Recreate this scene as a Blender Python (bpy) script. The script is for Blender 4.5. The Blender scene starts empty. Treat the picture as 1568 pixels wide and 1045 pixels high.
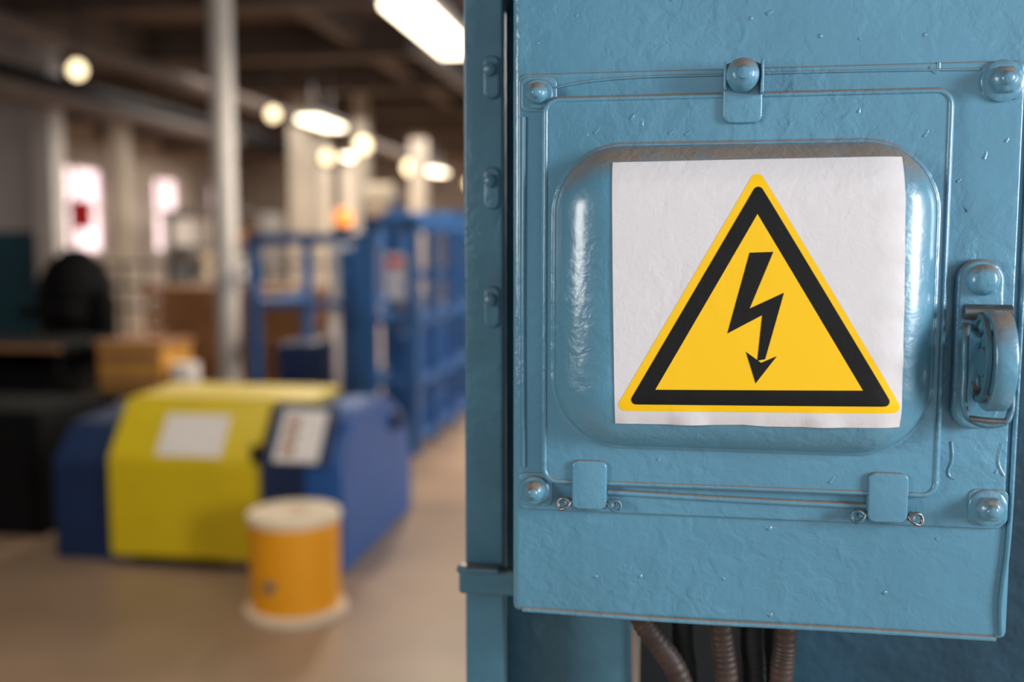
import bpy, bmesh, math, random
from mathutils import Vector, Matrix
random.seed(7)
scn=bpy.context.scene
scn.view_settings.view_transform='Standard'
TAU=2*math.pi

# ------------------------------------------------------------------ materials
def srgb(r,g,b):
    f=lambda c:(c/255/12.92) if c/255<=.04045 else ((c/255+.055)/1.055)**2.4
    return (f(r),f(g),f(b),1)
def mat(name,col,rough=.5,metal=0,bump=(),var=0,varscale=3,dust=None,emit=0,coat=0,spec=.5,patch=False):
    m=bpy.data.materials.new(name);m.use_nodes=True
    nt=m.node_tree;N=nt.nodes;L=nt.links
    b=N['Principled BSDF']
    b.inputs['Base Color'].default_value=col
    b.inputs['Roughness'].default_value=rough
    b.inputs['Metallic'].default_value=metal
    b.inputs['Coat Weight'].default_value=coat
    b.inputs['Coat Roughness'].default_value=.15
    b.inputs['Specular IOR Level'].default_value=spec
    tc=N.new('ShaderNodeTexCoord')
    last=None
    if var:
        n=N.new('ShaderNodeTexNoise');n.inputs['Scale'].default_value=varscale;n.inputs['Detail'].default_value=6
        L.new(tc.outputs['Object'],n.inputs['Vector'])
        r=N.new('ShaderNodeMapRange');r.inputs[1].default_value=.3;r.inputs[2].default_value=.7
        r.inputs[3].default_value=1-var;r.inputs[4].default_value=1+var
        L.new(n.outputs[0],r.inputs[0])
        mx=N.new('ShaderNodeMix');mx.data_type='RGBA';mx.blend_type='MULTIPLY';mx.inputs[0].default_value=1
        mx.inputs[6].default_value=col;L.new(r.outputs[0],mx.inputs[7])
        last=mx.outputs[2]
    if dust:
        g=N.new('ShaderNodeNewGeometry');s=N.new('ShaderNodeSeparateXYZ');L.new(g.outputs['Normal'],s.inputs[0])
        n=N.new('ShaderNodeTexNoise');n.inputs['Scale'].default_value=45;n.inputs['Detail'].default_value=8
        L.new(tc.outputs['Object'],n.inputs['Vector'])
        a=N.new('ShaderNodeMath');a.operation='MULTIPLY_ADD';L.new(n.outputs[0],a.inputs[0]);a.inputs[1].default_value=.5;L.new(s.outputs[2],a.inputs[2])
        r=N.new('ShaderNodeMapRange');r.inputs[1].default_value=.50;r.inputs[2].default_value=.95;r.inputs[4].default_value=.85
        L.new(a.outputs[0],r.inputs[0])
        mx=N.new('ShaderNodeMix');mx.data_type='RGBA'
        L.new(r.outputs[0],mx.inputs[0])
        if last: L.new(last,mx.inputs[6])
        else: mx.inputs[6].default_value=col
        mx.inputs[7].default_value=dust
        last=mx.outputs[2]
    if last: L.new(last,b.inputs['Base Color'])
    prev=None
    pm=None
    if patch:
        pn=N.new('ShaderNodeTexNoise');pn.inputs['Scale'].default_value=14;pn.inputs['Detail'].default_value=2
        L.new(tc.outputs['Object'],pn.inputs['Vector'])
        pr=N.new('ShaderNodeMapRange');pr.inputs[1].default_value=.38;pr.inputs[2].default_value=.66;pr.inputs[3].default_value=.35;pr.inputs[4].default_value=1
        L.new(pn.outputs[0],pr.inputs[0]);pm=pr.outputs[0]
    for sc,st,dist in bump:
        n=N.new('ShaderNodeTexNoise');n.inputs['Scale'].default_value=sc;n.inputs['Detail'].default_value=2
        n.inputs['Distortion'].default_value=.6
        L.new(tc.outputs['Object'],n.inputs['Vector'])
        bp=N.new('ShaderNodeBump');bp.inputs['Strength'].default_value=st;bp.inputs['Distance'].default_value=dist
        if pm:
            mm=N.new('ShaderNodeMath');mm.operation='MULTIPLY';mm.inputs[1].default_value=st;L.new(pm,mm.inputs[0]);L.new(mm.outputs[0],bp.inputs['Strength'])
        L.new(n.outputs[0],bp.inputs['Height'])
        if prev: L.new(prev,bp.inputs['Normal'])
        prev=bp.outputs[0]
    if prev: L.new(prev,b.inputs['Normal'])
    if emit:
        b.inputs['Emission Color'].default_value=col;b.inputs['Emission Strength'].default_value=emit
    return m

PB=((24,.8,.0032),(85,.85,.0018),(260,.6,.0006))
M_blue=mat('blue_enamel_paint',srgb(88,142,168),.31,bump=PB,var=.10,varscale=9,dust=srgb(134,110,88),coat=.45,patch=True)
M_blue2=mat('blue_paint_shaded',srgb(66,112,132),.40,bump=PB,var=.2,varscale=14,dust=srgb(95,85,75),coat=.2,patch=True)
M_blue3=mat('blue_paint_deep',srgb(34,70,90),.45,bump=PB,var=.25,varscale=8)  # blue darkened so the colour carries the shadow behind the cabinet
M_white=mat('vinyl_white',srgb(222,219,222),.28,bump=((34,.6,.0018),(180,.6,.0006)),coat=.4,patch=True)
M_yel=mat('vinyl_yellow',srgb(255,202,0),.38,bump=((34,.5,.0012),(180,.4,.0004)),coat=.12,patch=True)
M_blk=mat('vinyl_black',srgb(18,17,17),.40,bump=((34,.5,.0012),(180,.6,.0006)),var=.2,varscale=60,spec=.35,patch=True)
M_steel=mat('worn_steel',srgb(120,122,122),.35,.8,bump=((200,.3,.0003),),var=.3,varscale=80)
M_cable=mat('brown_cable',srgb(62,48,42),.5,bump=((500,.5,.0006),),var=.4,varscale=60)
M_dark=mat('dark_recess',srgb(24,26,28),.7)  # near-black: darkness of the opening put into colour; also the dark cables
M_floor=mat('concrete_floor',srgb(172,144,118),.38,bump=((6,.15,.002),),var=.16,varscale=1.3)
M_ceil=mat('brown_ceiling',srgb(104,88,78),.8,var=.3,varscale=1.2)
M_beam=mat('brown_beam',srgb(82,68,60),.7,var=.2,varscale=2)
M_wallw=mat('white_plaster',srgb(206,202,198),.8,var=.08,varscale=1)
M_teal=mat('teal_wall_paint',srgb(26,84,100),.6,var=.1,varscale=1)
M_wallb=mat('grey_brown_wall',srgb(146,134,124),.8,var=.35,varscale=.7)
M_col=mat('pale_column_paint',srgb(210,204,198),.5,var=.08,varscale=3)
M_colb=mat('dull_column_paint',srgb(182,170,154),.6,var=.12,varscale=2)
M_mblue=mat('machine_blue',srgb(26,92,168),.45,var=.15,varscale=4)
M_cage=mat('cage_blue_paint',srgb(44,98,158),.45,var=.12,varscale=4)
M_navy=mat('machine_navy',srgb(14,44,86),.5,var=.15,varscale=4)
M_myel=mat('machine_yellow',srgb(232,202,24),.4,var=.06,varscale=4)
M_or=mat('spool_orange',srgb(255,170,18),.45,var=.05,varscale=5)
M_cream=mat('spool_cream',srgb(246,226,194),.6,var=.06,varscale=6)
M_paper=mat('label_paper',srgb(248,238,230),.6,var=.04,varscale=9)
M_wood=mat('lumber',srgb(170,120,78),.7,var=.25,varscale=4)
M_tan=mat('tan_crate',srgb(220,160,66),.6,var=.1,varscale=4)
M_black=mat('black_fabric',srgb(12,12,14),.8,var=.2,varscale=5,spec=.2)
M_grey=mat('grey_metal',srgb(124,122,122),.5,.2,var=.1,varscale=3)
M_red=mat('red_cloth',srgb(235,30,36),.7,var=.1,varscale=3,emit=0)
M_lamp=mat('lamp_tube_glow',(1,.84,.60,1),.5,emit=7)
M_bulb=mat('bulb_glow',(1,.80,.48,1),.5,emit=3.0)
M_win=mat('daylight_window_glass',(1,.80,.84,1),.5,emit=1.3)
M_orl=mat('orange_beacon_glass',srgb(255,150,70),.3,emit=.8)

# ------------------------------------------------------------------ mesh helpers
def obj(name,me,m=None,smooth=False,autos=None):
    o=bpy.data.objects.new(name,me);scn.collection.objects.link(o)
    if m and not me.materials: me.materials.append(m)
    if smooth:
        for p in me.polygons:p.use_smooth=True
    if autos is not None:
        for p in me.polygons:p.use_smooth=True
        md=o.modifiers.new('es','EDGE_SPLIT');md.split_angle=math.radians(autos)
    return o
def bm_obj(name,bm,m=None,**k):
    bmesh.ops.recalc_face_normals(bm,faces=bm.faces)
    me=bpy.data.meshes.new(name);bm.to_mesh(me);bm.free()
    return obj(name,me,m,**k)
def box(name,x0,x1,y0,y1,z0,z1,m,bev=0,seg=2):
    bm=bmesh.new();bmesh.ops.create_cube(bm,size=1)
    for v in bm.verts:
        v.co=Vector(((x0+x1)/2+v.co.x*(x1-x0),(y0+y1)/2+v.co.y*(y1-y0),(z0+z1)/2+v.co.z*(z1-z0)))
    if bev:bmesh.ops.bevel(bm,geom=bm.edges[:],offset=bev,segments=seg,affect='EDGES',profile=.5)
    return bm_obj(name,bm,m,smooth=bool(bev) and seg>2)
def lathe(name,prof,m,loc=(0,0,0),axis='Z',n=48,angle=35):
    """prof: list (r,h)"""
    bm=bmesh.new();rings=[]
    for r,h in prof:
        ring=[]
        for i in range(n):
            a=TAU*i/n;x,y=r*math.cos(a),r*math.sin(a)
            if axis=='Z':c=(x,y,h)
            elif axis=='Y':c=(x,-h,y)
            else:c=(h,x,y)
            ring.append(bm.verts.new(Vector(c)+Vector(loc)))
        rings.append(ring)
    for a,b in zip(rings,rings[1:]):
        for i in range(n):
            bm.faces.new((a[i],a[(i+1)%n],b[(i+1)%n],b[i]))
    bm.faces.new(rings[0]);bm.faces.new(rings[-1])
    bmesh.ops.remove_doubles(bm,verts=bm.verts,dist=1e-6)
    return bm_obj(name,bm,m,autos=angle)
def rrect(x0,x1,z0,z1,r,n=8):
    r=max(r,1e-4);p=[]
    for cx,cz,a0 in ((x1-r,z1-r,0),(x0+r,z1-r,90),(x0+r,z0+r,180),(x1-r,z0+r,270)):
        for i in range(n+1):
            a=math.radians(a0+90*i/n);p.append((cx+r*math.cos(a),cz+r*math.sin(a)))
    return p
def inset(p,d):
    n=len(p);out=[]
    for i in range(n):
        a=Vector(p[i-1]);b=Vector(p[i]);c=Vector(p[(i+1)%n])
        t=((b-a).normalized()+(c-b).normalized()).normalized()
        nr=Vector((-t.y,t.x))
        out.append(tuple(b+nr*d))
    return out
def slab(name,p,yb,yf,m,bev=.001,seg=4):
    bm=bmesh.new();rings=[]
    lv=[(0,yb)]
    for i in range(seg+1):
        a=math.pi/2*i/seg
        lv.append((bev*(1-math.cos(a)),yf+bev*(1-math.sin(a))))
    for d,y in lv:
        q=inset(p,d) if d>0 else p
        rings.append([bm.verts.new((x,y,z)) for x,z in q])
    n=len(p)
    for a,b in zip(rings,rings[1:]):
        for i in range(n):bm.faces.new((a[i],a[(i+1)%n],b[(i+1)%n],b[i]))
    bm.faces.new(rings[-1])
    return bm_obj(name,bm,m,autos=50)
def tube(name,pts,r,m,cyc=False,bez=True,res=8,radii=None):
    cu=bpy.data.curves.new(name,'CURVE');cu.dimensions='3D';cu.bevel_depth=r;cu.bevel_resolution=4;cu.resolution_u=res;cu.use_fill_caps=True
    if bez:
        s=cu.splines.new('BEZIER');s.bezier_points.add(len(pts)-1)
        for i,(b,p) in enumerate(zip(s.bezier_points,pts)):
            b.co=p;b.handle_left_type=b.handle_right_type='AUTO'
            if radii:b.radius=radii[i]
    else:
        s=cu.splines.new('POLY');s.points.add(len(pts)-1)
        for i,(b,p) in enumerate(zip(s.points,pts)):
            b.co=(*p,1)
            if radii:b.radius=radii[i]
    s.use_cyclic_u=cyc
    o=bpy.data.objects.new(name,cu);scn.collection.objects.link(o)
    dg=bpy.context.evaluated_depsgraph_get()
    me=bpy.data.meshes.new_from_object(o.evaluated_get(dg))
    bpy.data.objects.remove(o);me.name=name
    me.materials.clear();me.materials.append(m)
    return obj(name,me,None,smooth=True)
def extr_x(name,prof,x0,x1,m,bev=0):
    bm=bmesh.new()
    a=[bm.verts.new((x0,y,z)) for y,z in prof];b=[bm.verts.new((x1,y,z)) for y,z in prof]
    n=len(prof);bm.faces.new(a);bm.faces.new(b[::-1])
    for i in range(n):bm.faces.new((a[i],a[(i+1)%n],b[(i+1)%n],b[i]))
    bmesh.ops.recalc_face_normals(bm,faces=bm.faces)
    if bev:bmesh.ops.bevel(bm,geom=bm.edges[:],offset=bev,segments=2,affect='EDGES')
    return bm_obj(name,bm,m)
def group(name,parts):
    bpy.context.view_layer.update()
    pts=[o.matrix_world@Vector(c) for o in parts for c in o.bound_box]
    lo=[min(p[i] for p in pts) for i in range(3)];hi=[max(p[i] for p in pts) for i in range(3)]
    e=bpy.data.objects.new(name,None);scn.collection.objects.link(e)
    e.empty_display_size=.1
    e.location=((lo[0]+hi[0])/2,(lo[1]+hi[1])/2,lo[2])
    bpy.context.view_layer.update()
    inv=e.matrix_world.inverted()
    for o in parts:
        o.parent=e;o.matrix_parent_inverse=inv
    return e

# ================================================================== CABINET
Y0=.694
parts=[]
A=parts.append
def body():
    bm=bmesh.new();bmesh.ops.create_cube(bm,size=1)
    x0,x1,y0,y1,z0,z1=-.1135,.2245,Y0,Y0+.105,1.236,1.86
    for v in bm.verts:
        v.co=Vector(((x0+x1)/2+v.co.x*(x1-x0),(y0+y1)/2+v.co.y*(y1-y0),(z0+z1)/2+v.co.z*(z1-z0)))
    bmesh.ops.bevel(bm,geom=bm.edges[:],offset=.0055,segments=5,affect='EDGES',profile=.5)
    return bm_obj('cabinet_body',bm,M_blue,autos=40)
A(body())
A(tube('edge_seam',[(.2225,Y0-.0005,1.60),(.2232,Y0-.001,1.50),(.2225,Y0-.0008,1.38),(.2215,Y0-.001,1.30),(.2190,Y0-.001,1.262),(.2200,Y0-.0005,1.240)],.0016,M_blue))
A(tube('bottom_lip',[(-.106,Y0+.001,1.2385),(.0,Y0,1.2372),(.12,Y0,1.2378),(.217,Y0+.001,1.2372)],.0022,M_blue))
A(slab('frame_plate',rrect(-.1090,.2180,1.3135,1.6193,.006),Y0+.001,Y0-.0035,M_blue,.0016))
YP=Y0-.0035
for i,(x,z,s) in enumerate([(-.0947,1.6051,1.05),(-.0963,1.3286,1.05),(.2040,1.6063,1.35),(.2067,1.3285,1.25)]):
    A(slab('bolt_pad_%d'%i,rrect(x-.0118,x+.0128,z-.0118,z+.0122,.005),YP+.001,YP-.0010,M_blue,.0009))
    yb=YP-.0010
    A(lathe('washer_%d'%i,[(.0098*s,-.001),(.0098*s,.0012),(.0090*s,.002),(.006*s,.0024)],M_blue,(x,yb,z),'Y'))
    A(lathe('nut_%d'%i,[(.0068*s,0),(.0068*s,.0050),(.0062*s,.0068),(.0044*s,.0080),(.0037*s,.0090),(.0034*s,.0105),(.0018*s,.0115)],M_blue,(x,yb-.002,z),'Y',n=6 if i>1 else 24,angle=50))
lid=rrect(-.0915,.1748,1.3340,1.6028,.0115)
A(slab('lid_plate',lid,YP+.001,Y0-.010,M_blue,.0022))
YL=Y0-.010
ri=inset(lid,.0026)
A(tube('lid_rim',[(x,YL+.0008,z) for x,z in ri],.0018,M_blue,cyc=True,bez=False))
BX0,BX1,BZ0,BZ1=-.0815,.1655,1.3640,1.5685
RC=.046;RF=.043;HB=.0280
def hgt(x,z):
    cx,cz=(BX0+BX1)/2,(BZ0+BZ1)/2
    qx=abs(x-cx)-(BX1-BX0)/2+RC;qz=abs(z-cz)-(BZ1-BZ0)/2+RC
    sd=math.hypot(max(qx,0),max(qz,0))+min(max(qx,qz),0)-RC
    d=max(0,min(1,-sd/RF))
    c=max(0,1-((x-cx)/.13)**2)*max(0,1-((z-cz)/.11)**2)
    return HB*(1-(1-d)**2.1)**(1/2.0)+.0020*c
def dome():
    bm=bmesh.new();rings=[];K=26
    lv=[-.0035,-.0015]+[RF*(1-math.cos(math.pi/2*i/K)) for i in range(K+1)]
    for k,d in enumerate(lv):
        vs=[]
        for x,z in rrect(BX0+d,BX1-d,BZ0+d,BZ1-d,RC-d,n=12):
            h=hgt(x,z) if d>=0 else 0
            if d==-.0035:h=-.0002
            if d==-.0015:h=.0006
            if d==0:h=.0030
            vs.append(bm.verts.new((x,YL-h,z)))
        rings.append(vs)
    n=len(rings[0])
    for a,b in zip(rings,rings[1:]):
        for i in range(n):bm.faces.new((a[i],a[(i+1)%n],b[(i+1)%n],b[i]))
    cx,cz=(BX0+BX1)/2,(BZ0+BZ1)/2
    prev=rings[-1];base=[(v.co.x,v.co.z) for v in prev]
    for t in (.9,.8,.7,.6,.5,.4,.3,.2,.1):
        cur=[bm.verts.new((cx+(x-cx)*t,YL-hgt(cx+(x-cx)*t,cz+(z-cz)*t),cz+(z-cz)*t)) for x,z in base]
        for i in range(n):bm.faces.new((prev[i],prev[(i+1)%n],cur[(i+1)%n],cur[i]))
        prev=cur
    bm.faces.new(prev)
    return bm_obj('lid_dome',bm,M_blue,smooth=True)
A(dome())
A(slab('clip_tab',rrect(.0294,.0545,1.5820,1.6215,.0055),YL+.002,YL-.0028,M_blue,.0012))
A(box('clip_fold_left',.0293,.0312,YL-.008,YL,1.603,1.6215,M_blue,.0007,3))
A(box('clip_fold_right',.0527,.0546,YL-.010,YL,1.600,1.6215,M_blue,.0007,3))
A(lathe('clip_bolt',[(.0112,0),(.0114,.003),(.0108,.006),(.0092,.0095),(.0062,.0125),(.0040,.0135),(.0038,.015),(.002,.0156)],M_blue,(.0415,YL-.002,1.6125),'Y',n=40,angle=60))
for i,(x0,x1,z0,z1) in enumerate([(-.0691,-.0450,1.3180,1.3526),(.1292,.1546,1.3175,1.3512)]):
    A(slab('hinge_leaf_%d'%i,rrect(x0,x1,z0,z1,.005),YL+.004,YL-.0028,M_blue,.0011))
    A(lathe('hinge_barrel_%d'%i,[(.0034,-.0118),(.0040,-.0112),(.0040,.0112),(.0034,.0118)],M_blue,((x0+x1)/2,YL+.0015,z0+.0035),'X',n=20))
    zc=z0+.0038
    A(tube('hinge_pin_%d'%i,[(x0-.006,YL+.001,zc+.001),(x1+.006,YL+.001,zc-.001)],.0019,M_steel,bez=False))
    for s,xe in ((-1,x0),(1,x1)):
        A(tube('cotter_%d_%d'%(i,s),[(xe+s*.001,YL-.001,zc+.001),(xe+s*.004,YL-.003,zc-.003),(xe+s*.0085,YL-.002,zc-.0042),(xe+s*.0095,YL-.001,zc+.0005),(xe+s*.006,YL-.002,zc+.003),(xe+s*.002,YL-.002,zc+.0005)],.0012,M_steel if s*(i*2-1)>0 else M_blue2))
        A(lathe('pin_collar_%d_%d'%(i,s),[(.0032,-.0018),(.0038,0),(.0032,.0018)],M_blue,(xe+s*.0035,YL+.001,zc),'X',n=16))
A(tube('hinge_rod',[(-.0445,YP-.001,1.3290),(.04,YP-.001,1.3272),(.1295,YP-.001,1.3262)],.0022,M_blue))
A(tube('frame_bead_top',[(-.088,YP-.0002,1.6085),(-.06,YP-.0002,1.6130),(.03,YP-.0002,1.6150),(.12,YP,1.6150),(.19,YP,1.6140)],.0010,M_blue))
A(tube('frame_bead_left',[(-.1045,YP-.0002,1.590),(-.1050,YP-.0002,1.46),(-.1045,YP-.0002,1.345)],.0014,M_blue))
# latch
lx=.1948
A(slab('latch_base',rrect(.1800,.2096,1.3815,1.4930,.0145,n=12),YP+.001,YP-.0075,M_blue,.0030))
YB=YP-.0075
A(lathe('latch_rivet',[(.0102,0),(.0100,.002),(.0086,.0050),(.0058,.0068),(.002,.0074)],M_blue,(lx+.001,YB,1.4795),'Y',n=32,angle=60))
def band(cx,cy,cz,w,ry,rz,th,a0,a1,name,m):
    bm=bmesh.new();n=56;secs=[]
    for i in range(n+1):
        a=math.radians(a0+(a1-a0)*i/n)
        ca,sa=-math.cos(a),math.sin(a)
        sec=[]
        for dx,dr in ((-w,-.0010),(-w*.8,.0),(w*.8,.0),(w,-.0010),(w,-th+.0012),(w*.8,-th),(-w*.8,-th),(-w,-th+.0012)):
            sec.append(bm.verts.new((cx+dx,cy+ca*(ry+dr),cz+sa*(rz+dr))))
        secs.append(sec)
    for a,b in zip(secs,secs[1:]):
        for k in range(8):bm.faces.new((a[k],a[(k+1)%8],b[(k+1)%8],b[k]))
    bm.faces.new(secs[0]);bm.faces.new(secs[-1])
    return bm_obj(name,bm,m,autos=50)
A(band(.2000,YB-.0175,1.4290,.0064,.0255,.0320,.0055,-165,165,'latch_hook_band',M_blue))
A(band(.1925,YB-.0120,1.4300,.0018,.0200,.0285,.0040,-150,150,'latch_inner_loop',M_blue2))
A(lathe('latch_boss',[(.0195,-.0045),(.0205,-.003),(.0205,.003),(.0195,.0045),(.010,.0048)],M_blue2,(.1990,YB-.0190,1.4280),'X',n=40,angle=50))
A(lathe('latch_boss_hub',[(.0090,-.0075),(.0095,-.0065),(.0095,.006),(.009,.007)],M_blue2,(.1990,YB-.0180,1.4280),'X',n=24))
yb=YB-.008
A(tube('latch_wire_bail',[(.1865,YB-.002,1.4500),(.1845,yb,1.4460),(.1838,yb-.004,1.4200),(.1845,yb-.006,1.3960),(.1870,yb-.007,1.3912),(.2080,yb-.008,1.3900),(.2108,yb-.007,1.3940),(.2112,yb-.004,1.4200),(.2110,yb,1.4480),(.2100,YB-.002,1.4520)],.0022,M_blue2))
A(tube('latch_wire_wear',[(.1868,yb-.0078,1.3914),(.1970,yb-.0086,1.3906),(.2078,yb-.0086,1.3902)],.0021,M_steel))
A(lathe('latch_pivot',[(.0044,-.0145),(.0050,-.014),(.0050,.014),(.0044,.0145)],M_steel,(.1980,YB-.005,1.4590),'X',n=20))
# thick paint runs: low soft ridges
def runs(n,fx):
    for i in range(n):
        rx,rz,yy=fx()
        if .020<rx<.062 and rz>1.57: continue
        if .172<rx and 1.37<rz<1.505: continue
        if -.078<rx<-.036 and rz<1.358: continue
        if .122<rx<.162 and rz<1.358: continue
        l=random.uniform(.003,.009);a=random.uniform(-2.5,-.6)
        r=random.uniform(.0014,.0022)
        A(tube('paint_run_%d'%len(parts),[(rx,yy+r*.80,rz),(rx+l*.5*math.cos(a)+.001,yy+r*.80,rz+l*.5*math.sin(a)),(rx+l*math.cos(a),yy+r*.80,rz+l*math.sin(a))],r,M_blue,radii=[.7,.9,1.1],res=5))
runs(10,lambda:(random.uniform(-.08,.165),random.uniform(1.578,1.598),YL))
runs(5,lambda:(random.uniform(-.08,.165),random.uniform(1.340,1.358),YL))
runs(8,lambda:(random.uniform(.179,.215),random.uniform(1.335,1.61),YP))
runs(3,lambda:(random.uniform(-.10,.215),random.uniform(1.25,1.31),Y0))
runs(3,lambda:(random.uniform(-.10,.215),random.uniform(1.625,1.68),Y0))
for j,pts in enumerate([[(.1825,1.372),(.1835,1.360),(.1818,1.349),(.1855,1.347)],[(.2140,1.372),(.2125,1.358),(.2160,1.350)],[(.1600,1.6165),(.1640,1.6130),(.1655,1.6190)]]):
    A(tube('paint_drip_%d'%j,[(x,YP+.0009,z) for x,z in pts],.0015,M_blue))
for i in range(12):
    rx=random.uniform(-.105,.215);rz=random.choice([random.uniform(1.243,1.31),random.uniform(1.625,1.68)])
    s=random.uniform(.0005,.0012)
    A(lathe('paint_blob_%d'%i,[(s*2.0,-.0002),(s*1.5,.0003),(s*.8,s*.5),(s*.2,s*.6)],M_blue,(rx,Y0,rz),'Y',n=12,angle=80))
group('electrical_cabinet',parts)

# ------------------------------------------------------------------ warning sticker conforming to the dome
def roundpoly(p,r,n=8):
    out=[];N=len(p)
    for i in range(N):
        a,b,c=Vector(p[i-1]),Vector(p[i]),Vector(p[(i+1)%N])
        u=(a-b).normalized();w=(c-b).normalized()
        ang=u.angle(w);t=r/math.tan(ang/2)
        p0=b+u*t;p1=b+w*t;bis=(u+w).normalized();ce=b+bis*(r/math.sin(ang/2))
        a0=math.atan2(*(p0-ce).yx);a1=math.atan2(*(p1-ce).yx)
        da=(a1-a0+math.pi)%TAU-math.pi
        for k in range(n+1):
            q=a0+da*k/n;out.append((ce.x+r*math.cos(q),ce.y+r*math.sin(q)))
    return out
def conform(name,polys,off,m,step=.0025):
    bm=bmesh.new()
    for p in polys:
        bm.faces.new([bm.verts.new((x,0,z)) for x,z in p])
    xs=[q[0] for p in polys for q in p];zs=[q[1] for p in polys for q in p]
    for lo,hi,ax in ((min(xs),max(xs),Vector((1,0,0))),(min(zs),max(zs),Vector((0,0,1)))):
        t=math.floor(lo/step)*step
        while t<hi:
            bmesh.ops.bisect_plane(bm,geom=bm.verts[:]+bm.edges[:]+bm.faces[:],plane_co=ax*t,plane_no=ax,dist=1e-7)
            t+=step
    for v in bm.verts:
        x,z=v.co.x,v.co.z
        wr=.0024*max(0,1-abs(z-1.383)/.014)*max(0,math.sin(x*150)*.7+.5*math.sin(x*67+1))
        wr+=.0012*max(0,1-abs(x-.143)/.02)*max(0,math.sin(z*190))
        v.co.y=YL-hgt(x,z)-off-max(0,wr)
    for f in bm.faces:
        f.normal_update()
        if f.normal.y>0:f.normal_flip()
    me=bpy.data.meshes.new(name);bm.to_mesh(me);bm.free()
    return obj(name,me,m,smooth=True)
Z=1.5
st=[(-.0418,Z+.0560),(.0500,Z+.0568),(.1402,Z+.0575),(.1424,Z-.03),(.1436,Z-.1146),(.06,Z-.1158),(.045,Z-.1150),(.02,Z-.1160),(-.0381,Z-.1167),(-.0402,Z-.03)]
sp=[conform('sticker_white',[st],.0005,M_white)]
tri=roundpoly([(.0503,Z+.0512),(-.0388,Z-.1076),(.1452,Z-.1046)],.0042)
sp.append(conform('yellow_border',[tri],.00065,M_yel))
tri2=roundpoly([(.0510,Z+.0420),(-.0298,Z-.1030),(.1378,Z-.1003)],.0032)
sp.append(conform('black_triangle',[tri2],.0008,M_blk))
tri3=[(.0509,Z+.0215),(-.0118,Z-.0926),(.1186,Z-.0902)]
sp.append(conform('yellow_field',[tri3],.00095,M_yel))
q=lambda *l:[(x/1e4,Z+z/1e4) for x,z in l]
sp.append(conform('lightning_bolt',[q((465,-29),(612,-24),(473,-386),(336,-549)),q((473,-386),(684,-283),(552,-428),(336,-549)),
   q((684,-283),(577,-712),(528,-722),(552,-428)),q((650,-690),(521,-870),(553,-735)),q((455,-665),(553,-735),(521,-870))],.0011,M_blk))
group('high_voltage_warning_sticker',sp)

# ------------------------------------------------------------------ steel post / back plates / cables
pp=[]
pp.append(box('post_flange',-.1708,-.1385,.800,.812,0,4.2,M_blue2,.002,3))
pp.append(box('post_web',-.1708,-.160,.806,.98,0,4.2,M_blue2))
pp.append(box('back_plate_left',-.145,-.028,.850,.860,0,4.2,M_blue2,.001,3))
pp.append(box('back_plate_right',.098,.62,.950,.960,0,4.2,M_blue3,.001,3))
pp.append(box('recess_back',-.03,.11,.965,.975,0,4.2,M_dark))  # dark sheet standing in for the shade inside the opening
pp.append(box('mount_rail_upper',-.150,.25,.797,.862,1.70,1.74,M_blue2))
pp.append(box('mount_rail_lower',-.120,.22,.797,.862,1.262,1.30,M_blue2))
pp.append(tube('plate_edge_bead',[(-.030,.848,1.30),(-.031,.847,1.20),(-.029,.848,1.05)],.0014,M_wood))
for i,z in enumerate((1.636,1.548,1.452)):
    pp.append(slab('weld_tab_%d'%i,rrect(-.1540,-.1405,z-.017,z+.017,.006),.801,.797,M_blue2,.002))
    pp.append(lathe('weld_bolt_%d'%i,[(.0055,0),(.005,.004),(.002,.006)],M_blue2,(-.148,.797,z+.006),'Y',n=16))
pp.append(box('strap_band',-.1745,-.126,.789,.801,1.2125,1.2345,M_blue2,.003,3))
pp.append(box('strap_lip',-.1750,-.1400,.784,.801,1.2320,1.2370,M_blue2,.0015,3))
group('steel_support_column',pp)
def catmull(P,n):
    out=[];P=[Vector(p) for p in P];P=[2*P[0]-P[1]]+P+[2*P[-1]-P[-2]]
    for i in range(1,len(P)-2):
        L=(P[i+1]-P[i]).length;k=max(4,int(L/n))
        for j in range(k):
            t=j/k;a,b,c,d=P[i-1:i+3]
            out.append(.5*((2*b)+(c-a)*t+(2*a-5*b+4*c-d)*t*t+(3*b-a-3*c+d)*t**3))
    out.append(P[-2]);return out
cbs=[([(-.030,.765,1.245),(-.021,.768,1.207),(.010,.772,1.155),(.025,.79,1.05),(.03,.83,.7),(.03,.85,.0)],.0092,M_cable),
 ([(.010,.785,1.245),(.010,.785,1.19),(.014,.790,1.10),(.0,.82,.7),(.0,.85,.0)],.0085,M_dark),
 ([(.034,.765,1.245),(.040,.768,1.20),(.047,.772,1.14),(.055,.80,1.0),(.06,.84,.0)],.0090,M_cable),
 ([(.064,.780,1.245),(.064,.780,1.19),(.068,.785,1.12),(.08,.82,.7),(.085,.85,.0)],.0090,M_dark),
 ([(.087,.760,1.245),(.087,.762,1.20),(.086,.766,1.14),(.10,.80,.9),(.115,.835,.0)],.0088,M_cable)]
for p,r,m in cbs:
    cp=catmull(p,.0014)
    rr=[1+.035*math.sin(i*math.pi/2*1.0)+random.uniform(-.015,.015) for i in range(len(cp))]
    group('electrical_cable',[tube('corrugated_sheath',[tuple(v) for v in cp],r,m,bez=False,radii=rr),lathe('cable_gland',[(r*1.2,0),(r*1.2,.006),(r*1.1,.008)],M_blue3,(p[0][0],p[0][1],1.229),'Z',n=6)])

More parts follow.
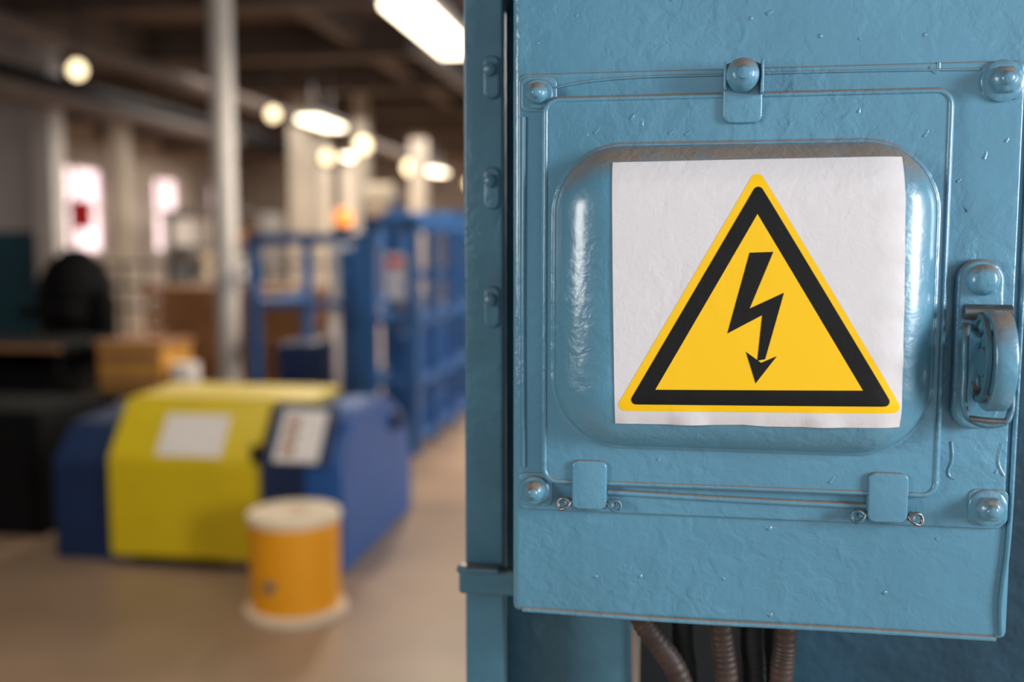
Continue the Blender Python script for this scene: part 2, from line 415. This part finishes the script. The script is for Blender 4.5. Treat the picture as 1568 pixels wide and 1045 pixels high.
# ================================================================== FACTORY HALL
box('floor',-13,8,-3,27,-.1,0,M_floor)
box('ceiling',-13,8,-3,27,4.2,4.3,M_ceil)
box('wall_back',-13,8,27,27.2,0,4.2,M_wallb)
box('wall_front',-13,-.8,-3.2,-3,0,4.2,M_wallb)  # unseen partial wall, added to block world light on the left
wl=[]
wins=[(5.0,6.4),(8.5,9.9),(14.5,15.9),(18.0,19.9),(21.8,23.2),(24.6,25.8)]
yy=-3
for a,b in wins:
    wl.append(box('wall_segment',-13,-12,yy,a,0,4.2,M_wallb))
    wl.append(box('wall_sill',-13,-12,a,b,0,1.4,M_wallb))
    wl.append(box('wall_header',-13,-12,a,b,3.2,4.2,M_wallb))
    yy=b
wl.append(box('wall_segment',-13,-12,yy,27,0,4.2,M_wallb))
group('wall_left',wl)
for i,(a,b) in enumerate(wins):
    g=[box('glass_pane',-12.3,-12.28,a,b,1.4,3.2,M_win)]
    for t in (0,.5,1):
        y=a+(b-a)*t;g.append(box('mullion',-12.27,-12.2,y-.03 if t else y,y+.03 if t<1 else y,1.4,3.2,M_wallw))
    for z in (1.4,2.3,3.14):g.append(box('rail',-12.27,-12.2,a,b,z,z+.06,M_wallw))
    group('window_%d'%(i+1),g)
group('wall_partition',[box('upper_white',-12,-7.54,11,11.2,1.7,4.2,M_wallw),box('lower_teal',-12,-7.54,10.99,11.2,0,1.7,M_teal)])
def sqcol(x,y,w,m=M_col):
    group('square_column',[box('shaft',x-w/2,x+w/2,y-w/2,y+w/2,0,4.2,m,.02),box('base',x-w/2-.04,x+w/2+.04,y-w/2-.04,y+w/2+.04,0,.12,m)])
sqcol(-7.42,11.0,.27,M_col)
for x,y,w in [(-6.2,16.2,.40),(-5.35,16.7,.24),(-9.8,16.6,.30),(-7.6,20.6,.5),(-5.2,20,.3),(-7.9,24,.5),(-4.3,22,.3)]:
    sqcol(x,y,w,M_colb)
group('round_column',[lathe('shaft',[(.098,0),(.098,4.2)],M_col,(-3.80,8.05,0)),lathe('foot',[(.17,0),(.17,.03),(.11,.05),(.098,.1)],M_col,(-3.80,8.05,0))])
bs=[]
for i in range(9):
    y=4+i*2.6
    bs.append(box('cross_beam_%d'%i,-12,8,y-.12,y+.12,3.78,4.2,M_beam))
for x in (-10,-6.6,-3.8,-1):
    bs.append(box('long_beam',x-.1,x+.1,-3,27,3.9,4.2,M_beam))
group('ceiling_beams',bs)
def duct(p,r,m):
    group('ceiling_duct',[tube('pipe',p,r,m,bez=False),tube('hanger',[(p[0][0],p[0][1]+.2,p[0][2]),(p[0][0],p[0][1]+.2,4.2)],.02,m,bez=False),tube('hanger_far',[(p[1][0],p[1][1]-.2,p[1][2]),(p[1][0],p[1][1]-.2,4.2)],.02,m,bez=False)])
duct([(-7.0,5.5,3.3),(-7.0,20,3.3)],.16,M_black)
duct([(-6.4,5.0,3.05),(-6.4,14,3.05)],.10,M_beam)
duct([(-5.9,6,3.5),(-5.9,24,3.5)],.10,M_beam)
duct([(-2.6,10,3.55),(-2.6,26,3.55)],.10,M_grey)
group('ventilation_duct',[box('duct_body',-6.6,-5.2,6.2,6.9,3.55,4.2,M_wallw,.02),box('duct_flange',-6.65,-5.15,6.15,6.25,3.52,4.2,M_grey)])
def lamp(x,y0,y1,z,w,m,e):
    g=[box('tube_diffuser',x-w/2,x+w/2,y0,y1,z,z+.05,m),box('housing',x-w/2-.03,x+w/2+.03,y0-.05,y1+.05,z+.05,z+.13,M_grey),
       box('hanger_a',x-.01,x+.01,y0+.2,y0+.22,z+.13,4.2,M_grey),box('hanger_b',x-.01,x+.01,y1-.22,y1-.2,z+.13,4.2,M_grey)]
    group('ceiling_lamp',g)
    l=bpy.data.lights.new('lamp_light','AREA');l.shape='RECTANGLE';l.size=w;l.size_y=y1-y0;l.energy=e;l.color=(1,.86,.70)
    o=bpy.data.objects.new('ceiling_lamp_light',l);scn.collection.objects.link(o);o.location=(x,(y0+y1)/2,z-.03)
lamp(-1.93,7.0,8.9,3.2,.32,M_lamp,90)
lamp(-4.88,12.9,14.0,3.2,.28,M_lamp,90)
lamp(-6.1,18.2,19.0,3.2,.30,M_lamp,80)
lamp(-5.4,21.8,22.8,3.2,.30,M_lamp,80)
def bulb(x,y,z,r,m):
    group('pendant_bulb',[lathe('globe',[(.01,-r),(r*.7,-r*.7),(r,0),(r*.7,r*.7),(.03,r)],m,(x,y,z),n=20,angle=80),tube('cord',[(x,y,z+r*.9),(x,y,4.2)],.01,M_black,bez=False)])
bulb(-5.52,8.68,3.15,.08,M_bulb)
bulb(-4.95,11.9,3.15,.08,M_bulb);bulb(-4.85,15.2,3.1,.12,M_bulb);bulb(-6.3,17.6,3.15,.12,M_bulb)
bulb(-5.6,20.8,3.2,.15,M_bulb);bulb(-5.0,24.5,3.1,.16,M_bulb)

# ------------------------------------------------------------------ blue/yellow machine
prof=[(4.25,0),(4.25,.52),(4.32,.61),(4.42,.69),(4.55,.735),(4.75,.75),(4.95,.735),(5.12,.69),(5.27,.61),(5.38,.50),(5.46,.34),(5.46,0)]
prof2=[(4.30,0),(4.30,.48),(4.46,.64),(5.1,.68),(5.40,.55),(5.40,0)]
mp=[extr_x('side_casting_right',prof,-1.66,-1.48,M_mblue,.012),
    extr_x('body_center',[(y+.03,z*.965) for y,z in prof],-2.70,-1.66,M_navy,.01),
    extr_x('side_casting_left',prof2,-2.95,-2.70,M_navy,.01)]
yp=[(4.235,.05),(4.235,.52),(4.43,.775),(4.78,.785),(4.78,.75),(4.47,.73),(4.285,.50),(4.285,.05)]
mp.append(extr_x('yellow_guard',yp,-2.62,-1.88,M_myel,.008))
mp.append(extr_x('yellow_guard_top',[(4.43,.755),(4.43,.785),(4.83,.80),(4.83,.76)],-2.58,-1.68,M_myel,.006))
mp.append(box('guard_foot',-2.50,-2.05,4.24,4.27,.02,.06,M_black))
def slope_plate(n,x0,x1,t0,t1,m,off=.006):
    a=Vector((4.235,.52));b=Vector((4.43,.775));d=(b-a);nn=Vector((-d.y,d.x)).normalized()
    p=a+d*t0+nn*off;q=a+d*t1+nn*off;p2=a+d*t0-nn*.004;q2=a+d*t1-nn*.004
    return extr_x(n,[tuple(p),tuple(q),tuple(q2),tuple(p2)],x0,x1,m)
mp.append(slope_plate('notice_sheet',-2.38,-2.06,.06,.74,M_paper))
mp.append(slope_plate('control_plate_bed',-1.84,-1.54,-.05,.95,M_navy,.02))
mp.append(slope_plate('control_label_sheet',-1.79,-1.58,.0,.82,M_paper,.03))
for k in range(3):
    mp.append(slope_plate('control_label_%d'%k,-1.76,-1.70,.10+.22*k,.24+.22*k,M_wood,.034))
mp.append(lathe('side_knob',[(.05,0),(.05,.03),(.03,.05)],M_navy,(-1.48,5.1,.58),'X',n=20))
mp.append(box('guard_hinge',-1.90,-1.86,4.225,4.25,.52,.60,M_black))
group('cable_winding_machine',mp)

# ------------------------------------------------------------------ spool
sx,sy=-1.535,3.82
group('cable_spool',[lathe('bottom_flange',[(.205,0),(.21,.008),(.21,.028),(.2,.034)],M_cream,(sx,sy,0)),
 lathe('wound_cable',[(.180,.03)]+[(.180+.0035*(k%2),.03+.0118*k) for k in range(1,31)]+[(.178,.392)],M_or,(sx,sy,0),angle=80),
 lathe('top_flange',[(.186,.388),(.190,.392),(.190,.418),(.185,.423),(.06,.425),(.045,.413),(.04,.33)],M_cream,(sx,sy,0)),
 lathe('seal_dot',[(.024,-.004),(.024,.003),(.018,.005)],M_grey,(sx-.035,sy-.183,.155),'Y',n=20)])

# ------------------------------------------------------------------ blue safety cages
def cage(x0,x1,y0,y1,h,ny,w=.075,mid=(.85,)):
    g=[]
    ys=[y0+(y1-y0)*i/ny for i in range(ny+1)]
    for y in ys:
        for x in (x0,x1):
            g.append(box('post',x-w/2,x+w/2,y-w/2,y+w/2,0,h,M_cage))
        g.append(box('cross_rail',x0,x1,y-w/2,y+w/2,h-w,h,M_cage))
    for x in (x0,x1):
        for z in (.08,)+mid+(h-w,):
            g.append(box('side_rail',x-w/2,x+w/2,y0,y1,z,z+w*.8,M_cage))
    for z in (.08,)+mid:
        g.append(box('front_rail',x0,x1,y0-.03,y0+.03,z,z+.06,M_cage))
    return g
g=cage(-2.17,-1.86,6.95,8.75,1.72,3,.085,(.5,.95))
g.append(box('drive_unit',-2.1,-1.95,7.2,8.5,.1,.85,M_cage,.02));g.append(box('drive_top',-2.12,-1.98,7.6,7.9,.85,1.15,M_grey,.02))
g.append(box('sign_post',-2.11,-2.07,7.42,7.46,.7,1.1,M_grey));g.append(box('red_label',-2.10,-1.99,7.12,7.135,1.36,1.42,M_red));g.append(box('white_label',-2.12,-1.97,7.135,7.15,1.12,1.46,M_paper));g.append(box('label_arm',-2.06,-2.03,7.13,7.46,1.09,1.12,M_grey))
group('blue_safety_cage',g)
g=cage(-2.75,-2.0,9.3,13.2,1.84,4,.08,(.6,1.2))
g.append(box('drive_unit',-2.6,-2.3,10.2,12.5,.0,.9,M_grey,.02));g.append(box('panel_white',-2.15,-2.1,9.8,10.3,.9,1.5,M_paper));g.append(box('panel_leg',-2.14,-2.11,10.0,10.1,0,.9,M_cage))
group('blue_safety_cage',g)
g=cage(-3.40,-2.50,7.7,8.9,1.62,1,.08,(1.02,))
g.append(box('tool_head',-3.3,-3.0,7.9,8.5,.1,.7,M_navy,.02));g.append(box('tool_column',-2.78,-2.62,8.0,8.3,.1,1.5,M_cage,.02))
group('blue_safety_cage',g)
group('control_enclosure',[box('cabinet',-3.27,-2.99,9.1,9.22,0,1.66,M_paper,.01),box('door',-3.24,-3.02,9.08,9.1,.9,1.62,M_wallw),box('plinth',-3.29,-2.97,9.05,9.26,0,.1,M_black)])
group('warning_beacon',[lathe('lens',[(.08,0),(.09,.08),(.06,.16)],M_orl,(-3.13,9.16,1.71)),lathe('socket',[(.1,0),(.1,.05)],M_black,(-3.13,9.16,1.66))])
group('paper_roll',[lathe('roll',[(.24,0),(.24,.3)],M_cream,(-3.75,12.0,2.05),'X',n=32),lathe('core',[(.05,-.05),(.05,.35)],M_wood,(-3.75,12.0,2.05),'X',n=16),box('stand_left',-3.79,-3.76,11.8,12.2,0,2.1,M_cage),box('stand_right',-3.44,-3.41,11.8,12.2,0,2.1,M_cage)])
# ------------------------------------------------------------------ timber, benches, clutter
g=[]
for lv in range(7):
    for k in range(4):
        g.append(box('plank',-5.4+random.uniform(-.08,.08),-3.5+random.uniform(-.1,.05),9.5+k*.24,9.5+k*.24+.21,.1+lv*.15,.1+lv*.15+.10,M_wood))
    for x in (-5.2,-4.3,-3.7):g.append(box('spacer',x,x+.08,9.5,10.45,.05+lv*.15,.1+lv*.15,M_beam))
for x in (-5.2,-4.3,-3.7):g.append(box('skid',x,x+.08,9.5,10.45,0,.06,M_beam))
group('lumber_stack',g)
def bench(x0,x1,y0,y1,h,m,top):
    g=[box('bench_top',x0,x1,y0,y1,h-.05,h,top)]
    for x in (x0+.05,x1-.1):
        for y in (y0+.05,y1-.1):g.append(box('leg',x,x+.05,y,y+.05,0,h-.05,m))
    g.append(box('shelf',x0+.05,x1-.05,y0+.05,y1-.05,.25,.28,m));g.append(box('back_panel',x0+.05,x1-.05,y1-.07,y1-.05,.0,h-.05,m))
    return g
group('workbench',bench(-5.6,-3.95,5.9,6.7,.86,M_black,M_black)+[box('storage_bin',-5.5,-4.1,6.0,6.6,.28,.7,M_black),box('yellow_edge_strip',-5.6,-3.95,5.88,5.9,.83,.86,M_wood)])
group('low_table',bench(-3.9,-3.15,6.0,6.6,.55,M_black,M_beam))
group('wooden_crate',[box('crate_body',-3.80,-3.34,6.08,6.5,.55,.85,M_tan,.01),box('crate_lid',-3.82,-3.32,6.06,6.52,.85,.88,M_wood),box('slat_a',-3.79,-3.35,6.065,6.08,.60,.66,M_wood),box('slat_b',-3.79,-3.35,6.065,6.08,.74,.80,M_wood)])
group('tape_roll',[lathe('roll',[(.03,0),(.09,0),(.095,.01),(.095,.17),(.09,.18),(.03,.18)],M_paper,(-3.24,6.2,.55))])
group('dark_tool_cabinet',[box('carcass',-4.9,-3.22,4.6,5.2,0,.66,M_black,.01),box('drawer_a',-4.85,-4.15,4.58,4.6,.05,.58,M_black),box('drawer_b',-4.1,-3.27,4.58,4.6,.05,.58,M_black),box('handle_a',-4.7,-4.3,4.56,4.58,.4,.43,M_beam),box('handle_b',-3.95,-3.55,4.56,4.58,.4,.43,M_beam)])
cx,cy=-4.93,7.4
g=[lathe('gas_lift',[(.03,.1),(.03,.45)],M_black,(cx,cy,0),n=16),box('seat',cx-.25,cx+.25,cy-.25,cy+.25,.95,1.03,M_black,.03,3),lathe('column',[(.04,.4),(.04,.95)],M_black,(cx,cy,0),n=16)]
for k in range(5):
    a=TAU*k/5;g.append(tube('star_leg',[(cx,cy,.12),(cx+.3*math.cos(a),cy+.3*math.sin(a),.05)],.03,M_black,bez=False))
    g.append(lathe('caster',[(.03,-.02),(.03,.02)],M_black,(cx+.3*math.cos(a),cy+.3*math.sin(a),.03),'X',n=12))
g.append(box('backrest',cx-.24,cx+.24,cy+.2,cy+.28,1.05,1.40,M_black,.035,3))
g.append(lathe('hung_jacket',[(.28,-.1),(.31,.15),(.29,.40),(.22,.54),(.12,.62),(.08,.66)],M_black,(cx,cy+.22,.84),n=18,angle=80))
g.append(lathe('jacket_sleeve',[(.05,0),(.09,.1),(.10,.4),(.06,.5)],M_black,(cx+.32,cy+.1,.66),n=14,angle=80))
group('office_chair',g)
group('storage_cabinet',[box('carcass',-8.6,-7.6,9.2,9.8,0,.9,M_black,.01),box('door_left',-8.55,-8.12,9.18,9.2,.05,.85,M_beam),box('door_right',-8.08,-7.65,9.18,9.2,.05,.85,M_beam)])
g=[]
for k in range(14):
    g.append(box('upright',-10.5+k*.4,-10.46+k*.4,15.0,15.04,0,1.25,M_black))
for z in (.5,.85,1.22):g.append(box('rail',-10.5,-5.2,15,15.04,z,z+.05,M_black))
group('guard_railing',g)
g=[box('side_a',-9.2,-9.15,17,18,0,2.2,M_grey),box('side_b',-7.4,-7.35,17,18,0,2.2,M_grey)]+[box('shelf',-9.2,-7.35,17,18,z,z+.05,M_grey) for z in (.3,.9,1.5,2.15)]
cm=[M_wood,M_grey,M_paper,M_beam,M_cream,M_colb,M_black,M_paper,M_wood]
for k in range(3):
    for j,z in enumerate((.3,.9,1.5)):
        g.append(box('carton',-9.1+.58*k,-8.7+.58*k,17.1,17.6,z+.05,z+.05+random.uniform(.25,.5),cm[k*3+j]))
group('storage_rack',g)
group('red_flag',[box('cloth',-11.20,-10.80,17.25,17.28,1.85,2.40,M_red),box('pole',-11.22,-11.18,17.21,17.25,0,2.43,M_grey),lathe('pole_base',[(.2,0),(.2,.03),(.05,.06)],M_grey,(-11.20,17.23,0),n=20)])

# ================================================================== LIGHTING
w=bpy.data.worlds.new('world');scn.world=w;w.use_nodes=True
bg=w.node_tree.nodes['Background'];bg.inputs[0].default_value=(.90,.94,1,1);bg.inputs[1].default_value=.68
def area(name,loc,tgt,sx_,sy_,e,c):
    l=bpy.data.lights.new(name,'AREA');l.shape='RECTANGLE';l.size=sx_;l.size_y=sy_;l.energy=e;l.color=c
    o=bpy.data.objects.new(name,l);scn.collection.objects.link(o);o.location=loc
    o.rotation_euler=(Vector(tgt)-Vector(loc)).to_track_quat('-Z','Y').to_euler();return o
area('window_daylight_right',(2.3,-.2,1.80),(.1,.7,1.45),.6,.9,74,(.97,.99,1))  # assumed light from the right, set by the dome highlights; no window stands here
area('window_daylight_left',(-2.3,-.9,1.80),(0,.7,1.45),.7,.9,38,(1,.98,.95))  # added area light, assumed source at the left behind the camera; no window built
area('aisle_daylight',(1.0,9.0,3.4),(-1.2,8.4,0),2.0,5,290,(1,.95,.88))  # added area light to brighten the aisle floor; daylight assumed, ceiling closed above
area('machine_bay_lamp',(-2.6,3.6,3.7),(-2.2,4.7,.6),.9,.9,34,(1,.93,.82))  # added fill light to brighten the machine, not a fixture of the hall
area('hall_skylight',(-6,14,3.7),(-6,14,0),6,5,300,(1,.93,.84))  # added fill to brighten the hall; the ceiling has no opening here
area('hall_skylight_far',(-7,21,3.7),(-7,21,0),7,5,560,(1,.93,.85))  # second added fill, lifts the far end of the hall

# ================================================================== CAMERA
cam=bpy.data.cameras.new('camera');co=bpy.data.objects.new('camera',cam);scn.collection.objects.link(co)
cam.lens=35;cam.sensor_width=36;cam.clip_start=.02
co.location=(0,0,1.5)
co.rotation_euler=(math.radians(90-5.34),0,math.radians(9.3))
cam.dof.use_dof=True;cam.dof.focus_distance=.662;cam.dof.aperture_fstop=2.7;cam.dof.aperture_blades=0
scn.camera=co
